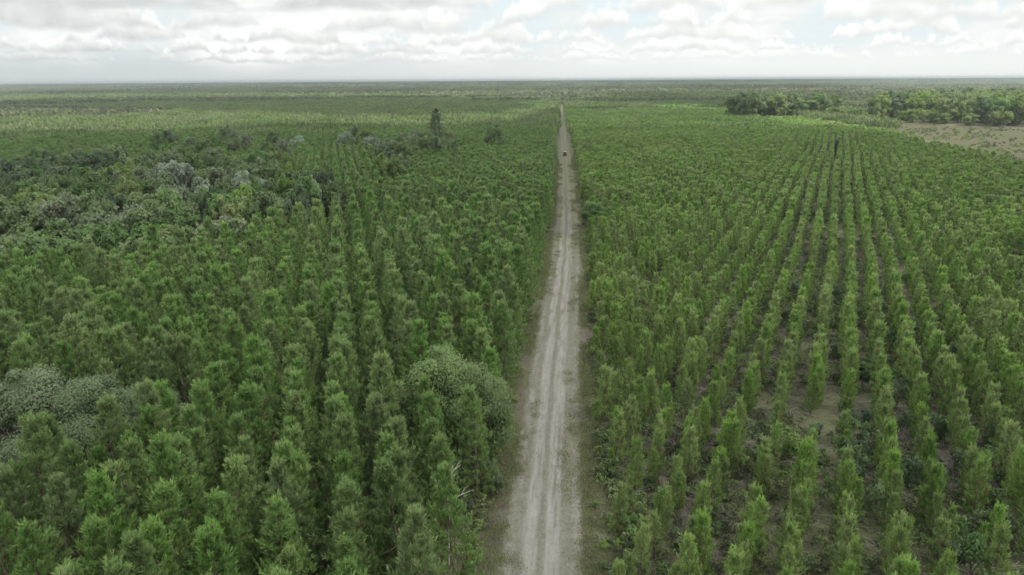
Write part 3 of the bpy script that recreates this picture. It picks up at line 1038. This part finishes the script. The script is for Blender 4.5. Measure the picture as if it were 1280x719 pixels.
bush(22.4, 61.0, 3.1, 2.2, 'lime', 2, 'spreading yellow green scrub oak between rows of young pines')
bush(19.8, 60.2, 2.7, 1.8, 'oak', 1, 'low green scrub oak beside the spreading yellow green one')
bush(4.9, 84.2, 1.9, 1.25, 'lime', 0, 'yellowish green bush on the right verge, behind the darker round bush')
bush(5.3, 79.6, 2.0, 1.45, 'oak', 1, 'dark green round bush on the right verge at the road edge')
bush(-7.6, 54.0, 4.4, 2.0, 'oak', 0, 'tall green bush grown up under the crown of the big roadside oak')
bush(-11.0, 54.2, 4.6, 2.0, 'oak', 3, 'green bush at the left foot of the big roadside oak')
bush(-5.2, 53.2, 3.0, 1.3, 'dark', 2, 'dark narrow bush at the road edge below the big oak')
bush(35.3, 92.2, 2.6, 1.2, 'dark', 0, 'nearly black bush in the middle rows, nearer of the two dark ones there')
bush(68.7, 155.0, 3.4, 1.7, 'dark', 1, 'dark lone bush far down the open rows')
bush(38.1, 65.2, 2.7, 1.5, 'dark', 3, 'dark green bush at the right, between two near rows')
bush(40.0, 59.5, 2.3, 1.9, 'oak', 0, 'wide dull green bush nearest the lower right corner')
bush(43.0, 63.5, 2.0, 1.6, 'grey', 1, 'greyish bush behind the wide dull green one')
bush(52.4, 85.2, 2.8, 1.5, 'grey', 2, 'pale topped bush on the right among the young pines')
bush(47.5, 79.6, 2.5, 1.3, 'dark', 2, 'small dark bush just in front of the pale topped bush')
bush(49.0, 74.0, 2.3, 1.3, 'oak', 3, 'round green bush in front of the small dark one at right')
bush(7.2, 131.0, 2.2, 1.2, 'scrub', 1, 'small olive bush on the right verge before the big roadside tree')
rng = np.random.default_rng(23)
n = 0
while n < 145:
    d = rng.uniform(40, 150)
    a = R_(rng.uniform(3, 36) if n % 2 else rng.uniform(22, 36))
    px, py = d * math.sin(a), d * math.cos(a)
    if px < road_x(py) + 5:
        continue
    if fbm(px * .05 + 9, py * .05, 51) < rng.uniform(.35, .62):
        continue
    far_r = px > 26
    kind = ('dark', 'dark', 'oak', 'scrub', 'oak')[n % 5] if far_r else ('scrub', 'dark', 'oak', 'scrub', 'oak')[n % 5]
    what = {'scrub': 'olive', 'dark': 'dark green', 'oak': 'green'}[kind]
    bush(px, py, rng.uniform(1.3, 2.9) * (1.15 if far_r else .9), rng.uniform(.8, 1.6) * (1.15 if far_r else .9), kind, n % 4, f'{what} bush growing between the rows of young pines', f'{what} bushes between the rows')
    n += 1

# dark understorey bushes seen through the gaps of the left stand
n = 0
while n < 62:
    d, a = rng.uniform(34, 120), R_(rng.uniform(-41, -5))
    px, py = d * math.sin(a), d * math.cos(a)
    if px > road_x(py) - 6.5:
        continue
    bush(px, py, rng.uniform(2.0, 4.2), rng.uniform(1.1, 2.0), ('dark', 'oak', 'dark')[n % 3], n % 4,
         'dark understorey bush' if n % 3 != 1 else 'green understorey bush', 'understorey bushes under the left pines')
    n += 1
for o in list(sc.objects):
    if o.get('group') == 'understorey bushes under the left pines':
        k = o['label'].split()[0]
        o['label'] = f'{k} understorey bush in the gaps under the tall left pines'
        o['group'] = f'{k} bushes under the left pines'

# ------------------------------------------------------------------ pale bare snag by the road, lower left
def snag(x, y, label, seed, H):
    rng = np.random.default_rng(seed)
    tr = Geo()
    tr.tube([(0, 0, 0), (.1, 0, H * .4), (.25, .05, H * .75), (.55, .1, H)], [.08, .065, .04, .012], 7)
    t = bpy.data.objects.new('dead_snag', None)
    COL.objects.link(t)
    t.location = (x, y, 0)
    tag(t, label, 'dead tree')
    ob('trunk', tr.mesh('snag_trunk', M['snag'], True), t)
    for k in range(4):
        b = Geo()
        z = H * (0.66 + .08 * k)
        a = 0.2 + 2.3 * k
        c = np.array((math.cos(a), math.sin(a) * .7, 0))
        l = rng.uniform(.9, 2.0)
        p1, p2 = c * l * .5 + (0.2, 0, z + .25 * l), c * l + (0.2, 0, z + .45 * l)
        b.tube([(0.2, 0.02, z), tuple(p1), tuple(p2)], [.04, .03, .01], 5)
        b.tube([tuple(p1), tuple(p1 + (.25, .3, .35)), tuple(p1 + (.55, .35, .6))], [.024, .016, .008], 5)
        ob('branch', b.mesh('snag_branch', M['snag'], True), t)


snag(-7.9, 43.4, 'bleached bare snag with crooked white branches near the road', 5, 8.6)
snag(-8.6, 41.2, 'second, lower bleached snag just in front of the taller one', 8, 6.2)

# ------------------------------------------------------------------ the wood beyond the clearing, and the hedge left of it
rng = np.random.default_rng(29)
wood = []
tries = 0
while len(wood) < 290 and tries < 12000:
    tries += 1
    px, py = rng.uniform(262, 700), rng.uniform(500, 1100)
    if not in_poly(np.array([px]), np.array([py]), WOOD)[0] or not in_view(px, py, 0, 36):
        continue
    if any((px - q[0]) ** 2 + (py - q[1]) ** 2 < 10.5 ** 2 for q in wood):
        continue
    wood.append((px, py))
for n, (px, py) in enumerate(wood):
    kind = ('oak', 'lime', 'oak', 'oak', 'lime', 'dark', 'lime')[n % 7]
    what = {'oak': 'rounded green', 'lime': 'bright yellow green', 'dark': 'dark green'}[kind]
    broadleaf(px, py, rng.uniform(17, 24), rng.uniform(6.2, 8.8), kind, n % 5, f'{what} oak in the wood beyond the tan clearing',
              f'{what} oaks of the wood beyond the clearing', far=True, name='oak_tree')
for n in range(40):
    px = 158 + 84 * ((n % 20) / 19) + rng.uniform(-3, 3)
    py = 645 + 26 * (n // 20) + rng.uniform(-9, 9)
    kind = ('oak', 'oak', 'dark', 'lime')[n % 4]
    what = {'oak': 'green', 'dark': 'dark green', 'lime': 'yellow green'}[kind]
    broadleaf(px, py, rng.uniform(16, 23), rng.uniform(6, 8), kind, n % 5, f'{what} tree of the separate clump left of the far wood',
              f'{what} trees of the far clump', far=True)
for n in range(34):
    px = rng.uniform(215, 322)
    py = 622 - (px - 262) * 1.35 + rng.uniform(-14, 10) if px > 262 else rng.uniform(585, 640)
    broadleaf(px, py, rng.uniform(7, 13), rng.uniform(3.0, 5.2), 'lime', n % 5, 'bright yellow green sapling tree in front of the far oak wood',
              'bright saplings before the far wood', far=True, name='sapling_tree')

# ------------------------------------------------------------------ forest to the horizon (masses)
print('far forest')
def tiles(d0, d1, size, lo=-46, hi=39.5, seed=1):
    rng = np.random.default_rng(seed)
    n = int(d1 / size) + 1
    A, B = np.meshgrid(np.arange(-n, n + 1), np.arange(0, n + 1))
    y = (B * size).ravel().astype(float)
    x = ((A + .5) * size).ravel().astype(float)
    x = x + np.sign(x) * (3.4 + rng.uniform(0, .8, len(x))) + road_x(np.minimum(y, 1400))
    dist = np.hypot(x, y)
    k = (dist >= d0) & (dist < d1) & in_view(x, y, lo, hi)
    x, y = x[k], y[k]
    return x, y, rng.integers(0, 4, len(x)) * (math.pi / 2), rng


def clear_of(x, y, half):
    k = np.abs(x - road_x(y)) > half + 2.0
    k &= ~in_poly(x, y, FIELD)
    return k


near_tiles = [clump_patch(210 + i, 15, 64, 5.8, 8.6, .75, 1.2, M['farpine_shaded'], 7, .03) for i in range(3)] + \
             [clump_patch(220 + i, 15, 34, 4, 8, 1.0, 1.8, M['pine'], 7, .25) for i in range(2)] + \
             [clump_patch(230 + i, 15, 22, 4, 11, 1.2, 2.2, M['olive'], 8, .4) for i in range(2)] + \
             [clump_patch(235 + i, 15, 62, 3.6, 5.2, .8, 1.25, M['young'], 7, .03) for i in range(2)]
x, y, r, rng = tiles(D_TREE - 8, 1300, 14.0, seed=2)
k = clear_of(x, y, 7) & ~((x > 0) & (x < 172 + (y - 271) * .152) & (np.hypot(x, y) < D_TREE + 64)) & ~((x > 168 + (y - 271) * .152) & (y < 500))
k &= ~in_poly(x, y, WOOD) & ~((x > 225) & (x < 440) & (y > 480) & (y < 640 - np.clip(x - 262, 0, 90) * 1.3))
x, y, r = x[k], y[k], r[k]
v = fbm(x * .004, y * .009, 61) + .10 * np.clip((y - 750) / 500, 0, 1) - .3 * (np.hypot(x, y) < 760)
idx = np.where(v < .52, rng.integers(0, 3, len(x)), np.where(v < .60, 3 + rng.integers(0, 2, len(x)), 5 + rng.integers(0, 2, len(x))))
idx = np.where((x > 0) & (x < 200) & (y < 700 + 180 * fbm(x * .01, y * .01, 77)), 7 + rng.integers(0, 2, len(x)), idx)
scatter('far_forest', np.stack([x, y, 0 * x], 1), r, rng.uniform(.85, 1.1, len(x)), idx, near_tiles,
        'even green forest spreading beyond the plantations', 'forest')

mid_tiles = [clump_patch(240 + i, 56, 260, 7, 11, 1.3, 2.3, M['farpine_shaded'], 5, .15) for i in range(2)] + \
            [clump_patch(250 + i, 56, 95, 5, 13, 1.8, 3.4, M['olive'], 6, .45) for i in range(3)] + \
            [clump_patch(260 + i, 56, 34, 5, 15, 2.0, 4.0, M['olive'], 7, .5) for i in range(2)] + \
            [clump_patch(270 + i, 56, 90, 10, 18, 2.5, 4.0, M['dark'], 7, .6) for i in range(2)]
x, y, r, rng = tiles(1290, 5200, 54.0, seed=3)
k = np.ones(len(x), bool)
x, y, r = x[k], y[k], r[k]
v = fbm(x * .0011 + 5, y * .0022, 71)
idx = np.select([v < .42, v < .56, v < .64], [rng.integers(0, 2, len(x)), 2 + rng.integers(0, 3, len(x)), 5 + rng.integers(0, 2, len(x))], 7 + rng.integers(0, 2, len(x)))
scatter('distant_forest', np.stack([x, y, 0 * x], 1), r, rng.uniform(.85, 1.15, len(x)), idx, mid_tiles,
        'patchy olive forest and scrub stretching to the horizon', 'forest')
hz_tiles = [clump_patch(280 + i, 230, 420, 9, 20, 5, 9, M['dark'] if i else M['olive'], 6, .6) for i in range(3)]
x, y, r, rng = tiles(5180, 12500, 215.0, seed=4)
scatter('horizon_forest', np.stack([x, y, 0 * x], 1), r, rng.uniform(.8, 1.2, len(x)), rng.integers(0, 3, len(x)), hz_tiles,
        'dark line of woods along the horizon', 'forest')

# saplings and stubble over the clearing
rng = np.random.default_rng(37)
x, y = rng.uniform(196, 440, 2600), rng.uniform(236, 566, 2600)
k = in_poly(x, y, FIELD) & (fbm(x * .02, y * .05, 81) > .47)
x, y = x[k], y[k]
scatter('scrub_in_clearing', np.stack([x, y, 0 * x], 1), rng.uniform(0, 6.28, len(x)), rng.uniform(.4, 1.1, len(x)), rng.integers(0, 2, len(x)),
        [bush_mesh(760, 1.3, 1.3, M['lime'], 60, .3), bush_mesh(761, 1.3, 1.3, M['olive'], 60, .3)],
        'low scrub and seedlings dotted over the tan clearing', 'scrub')

# ------------------------------------------------------------------ ground growth
print('undergrowth')
ug = [bush_mesh(740 + i, 1.0, 1.0, M[('scrub', 'scrub', 'oak', 'lime')[i]], 150, .10) for i in range(4)]
rng = np.random.default_rng(41)
N_ = 48000
d = np.sqrt(rng.uniform(30 ** 2, 240 ** 2, N_))
a = np.radians(rng.uniform(-44, 38, N_))
x, y = d * np.sin(a), d * np.cos(a)
k = (np.abs(x - road_x(y)) > 4.6) & (fbm(x * .06, y * .06, 91) + .12 * rng.normal(size=N_) > np.where(x > 0, .53, .52))
x, y = x[k], y[k]
scatter('undergrowth', np.stack([x, y, 0 * x], 1), rng.uniform(0, 6.28, len(x)), rng.uniform(.3, 1.05, len(x)) ** 1.2, rng.integers(0, 4, len(x)), ug,
        'low green and olive scrub covering the floor between the trees', 'undergrowth')


def grass_patch(seed, mat):
    rng = np.random.default_rng(seed)
    g_ = Geo()
    n = 60
    p = np.stack([rng.normal(0, .45, n), rng.normal(0, .45, n), np.zeros(n)], 1)
    dv = np.stack([rng.normal(0, .35, n), rng.normal(0, .35, n), np.ones(n)], 1)
    g_.blades(p, dv, rng.uniform(.10, .32, n), .035, rng, np.where(rng.random(n) < .25, 1.5, rng.uniform(0, 1, n)))
    return g_.mesh('grass_patch', mat)


N_ = 13000
y = rng.uniform(30, 330, N_) ** 1.0
side = np.where(rng.random(N_) < .5, -1, 1)
off = 3.3 + np.abs(rng.normal(0, 1.3, N_))
inner = rng.random(N_) < .25
off = np.where(inner, rng.uniform(1.3, 3.6, N_), off)
x = road_x(y) + side * off
k = fbm(x * .5, y * .12, 95) > np.where(inner, .57, .38)
x, y = x[k], y[k]
scatter('verge_grass', np.stack([x, y, np.full(len(x), .03)], 1), rng.uniform(0, 6.28, len(x)), rng.uniform(.5, 1.25, len(x)), rng.integers(0, 2, len(x)),
        [grass_patch(1, M['blade']), grass_patch(2, M['blade'])], 'rough grass growing along the verges of the sandy road', 'grass')

for n in range(64):
    py = rng.uniform(36, 250)
    sd_ = -1 if n % 2 else 1
    px = road_x(py) + sd_ * (4.1 + abs(rng.normal(0, .8)))
    bush(px, py, rng.uniform(.35, 1.0), rng.uniform(.35, .85), ('scrub', 'oak', 'lime')[n % 3], n % 4,
         ('olive', 'green', 'yellow green')[n % 3] + ' low shrub on the ' + ('left' if sd_ < 0 else 'right') + ' verge of the sandy road',
         ('olive', 'green', 'yellow green')[n % 3] + ' shrubs on the ' + ('left' if sd_ < 0 else 'right') + ' verge')

# fallen branches and slash between the open rows
def slash_piece(seed):
    rng = np.random.default_rng(seed)
    g_ = Geo()
    for _ in range(9):
        p = np.array((rng.normal(0, .7), rng.normal(0, .7), rng.uniform(.05, .2)))
        a = rng.uniform(0, 6.28)
        e = p + np.array((math.cos(a), math.sin(a), rng.uniform(-.05, .12))) * rng.uniform(.5, 1.4)
        g_.tube([tuple(p), tuple(p * .5 + e * .5 + (0, 0, .04)), tuple(e)], [.035, .03, .012], 4)
    return g_.mesh('slash', M['greybark'])


N_ = 2600
d = np.sqrt(rng.uniform(40 ** 2, 170 ** 2, N_))
a = np.radians(rng.uniform(2, 37, N_))
x, y = d * np.sin(a), d * np.cos(a)
k = x > road_x(y) + 5
x, y = x[k], y[k]
scatter('logging_slash', np.stack([x, y, 0 * x], 1), rng.uniform(0, 6.28, len(x)), rng.uniform(.5, 1.1, len(x)), rng.integers(0, 2, len(x)),
        [slash_piece(1), slash_piece(2)], 'grey dead twigs littering the ground between the young pines', 'debris')


# ------------------------------------------------------------------ the vehicle on the road
def box_bm(x0, x1, y0, y1, z0, z1, taper=0.0, ty=0.0):
    v = [(x0, y0, z0), (x1, y0, z0), (x1, y1, z0), (x0, y1, z0),
         (x0 + taper, y0 + ty, z1), (x1 - taper, y0 + ty, z1), (x1 - taper, y1 - ty, z1), (x0 + taper, y1 - ty, z1)]
    q = [(0, 3, 2, 1), (4, 5, 6, 7), (0, 1, 5, 4), (1, 2, 6, 5), (2, 3, 7, 6), (3, 0, 4, 7)]
    return v, q


def part(name, boxes, mat, parent, bevel=0.03):
    v, q = [], []
    for b in boxes:
        bv, bq = box_bm(*b)
        q += [tuple(i + len(v) for i in f) for f in bq]
        v += bv
    o = ob(name, mesh_from(name, v, [np.array(q)], [mat]), parent)
    if bevel:
        m = o.modifiers.new('bevel', 'BEVEL'); m.width = bevel; m.segments = 2
    return o


def wheel(parent, x, y, z, r, w, name='wheel'):
    def lathe(prof, nm, mat, par):
        n = 20
        v, q = [], []
        for k in range(n):
            a = 2 * math.pi * k / n
            for (px, pr) in prof:
                v.append((px, math.cos(a) * pr, math.sin(a) * pr))
        m = len(prof)
        for k in range(n):
            for j in range(m - 1):
                q.append((k * m + j, k * m + j + 1, ((k + 1) % n) * m + j + 1, ((k + 1) % n) * m + j))
        return ob(nm, mesh_from(nm, v, [np.array(q)], [mat], None, True), par)
    h = w / 2
    t = lathe([(-h, .02), (-h, r * .62), (-h, r * .93), (-h * .7, r), (h * .7, r), (h, r * .93), (h, r * .62), (h, .02)], name, M['rubber'], parent)
    t.location = (x, y, z)
    lathe([(-h - .012, .01), (-h - .012, r * .25), (-h - .006, r * .58), (h + .006, r * .58), (h + .012, r * .25), (h + .012, .01)], 'rim', M['steel'], t)
    return t


M['paint'] = plain('faded_red_paint', (0.30, 0.085, 0.055), .4, .1, 2, 0, .5, .3)
M['roofp'] = plain('pale_roof_paint', (0.40, 0.25, 0.21), .45, .08, 2, 0, .5)
M['glass'] = plain('dark_glass', (0.02, 0.022, 0.024), .12, .1, 2, 0, .6)
M['rubber'] = plain('tyre_rubber', (0.022, 0.021, 0.020), .85, .2, 8)
M['steel'] = plain('wheel_steel', (0.25, 0.25, 0.25), .45, .15, 6, .6)
M['trim'] = plain('black_trim', (0.035, 0.032, 0.030), .7, .2, 6)
M['lamp'] = plain('lamp_lens', (0.35, 0.02, 0.02), .25, .1, 4, 0, .5)
M['headlamp'] = plain('headlamp_lens', (0.6, 0.6, 0.58), .2, .1, 4, 0, .5)
M['plate'] = plain('plate_white', (0.6, 0.6, 0.58), .5, .05, 4)

car = bpy.data.objects.new('off_road_vehicle', None)
COL.objects.link(car)
car.location = (2.45, 338, 0.08)
tag(car, 'small reddish off-road vehicle with a lighter roof and dark rear on the sandy road', 'vehicle')
part('body', [(-.86, .86, -2.0, 1.15, .55, 1.08, .02, .02), (-.80, .80, 1.15, 2.05, .55, 1.02, .04, .03)], M['paint'], car, .06)
part('cabin', [(-.80, .80, -1.95, .80, 1.08, 1.76, .10, .12)], M['paint'], car, .05)
rf = part('roof', [(-.73, .73, -1.88, .60, 1.762, 1.83, .03, .03)], M['roofp'], car, .03)
part('roof_rack', [(-.62, -.58, -1.7, .4, 1.86, 1.90), (.58, .62, -1.7, .4, 1.86, 1.90), (-.62, .62, -1.6, -1.55, 1.84, 1.87), (-.62, .62, .2, .25, 1.84, 1.87)], M['trim'], rf, 0)
part('rear_window', [(-.60, .60, -1.975, -1.90, 1.16, 1.62, .05, .0)], M['glass'], car, .01)
part('windshield', [(-.66, .66, .72, .80, 1.14, 1.68, .06, .0)], M['glass'], car, .01)
for sx in (-1, 1):
    part('side_window', [(min(sx * .78, sx * .815), max(sx * .78, sx * .815), -1.6, .45, 1.18, 1.62)], M['glass'], car, .01)
    d_ = part('door', [(min(sx * .86, sx * .885), max(sx * .86, sx * .885), -.45, .62, .62, 1.06)], M['paint'], car, .01)
    part('handle', [(min(sx * .885, sx * .915), max(sx * .885, sx * .915), -.35, -.20, .93, .97)], M['trim'], d_, .005)
    part('tail_light', [(min(sx * .66, sx * .80), max(sx * .66, sx * .80), -2.03, -1.985, .72, .98)], M['lamp'], car, .01)
    part('headlight', [(min(sx * .50, sx * .70), max(sx * .50, sx * .70), 2.03, 2.075, .72, .92)], M['headlamp'], car, .01)
    for yy in (-1.25, 1.30):
        wheel(car, sx * .76, yy, .38, .38, .24)
        part('mudguard', [(min(sx * .62, sx * .92), max(sx * .62, sx * .92), yy - .50, yy + .50, .74, .84, .02, .06)], M['trim'], car, .02)
part('rear_bumper', [(-.86, .86, -2.16, -1.99, .42, .66)], M['trim'], car, .03)
part('front_bumper', [(-.84, .84, 2.06, 2.20, .42, .64)], M['trim'], car, .03)
part('grille', [(-.45, .45, 2.045, 2.07, .68, .94)], M['trim'], car, .01)
part('underbody', [(-.66, .66, -1.9, 1.9, .30, .56)], M['trim'], car, .02)
sp = wheel(car, 0, -2.10, .98, .36, .20, 'spare_wheel')
sp.rotation_euler = (0, 0, R_(90))
part('number_plate', [(-.42, -.16, -2.185, -2.165, .48, .60)], M['plate'], car, 0)

# ------------------------------------------------------------------ haze
hv, hq = box_bm(-G - 40, G + 40, -500, G + 40, -1.0, 42.0)
hm, t = new_mat('haze')
pv = t.n('ShaderNodeVolumePrincipled', {'Color': (0.70, 0.76, 0.80), 'Density': 1.5e-4, 'Anisotropy': 0.2})
t.n('ShaderNodeOutputMaterial', {1: pv.outputs[0]})
hz = ob('haze', mesh_from('haze', hv, [np.array(hq)], [hm]))
tag(hz, 'thin pale haze over the far forest', kind='stuff')
print('done', len(sc.objects))
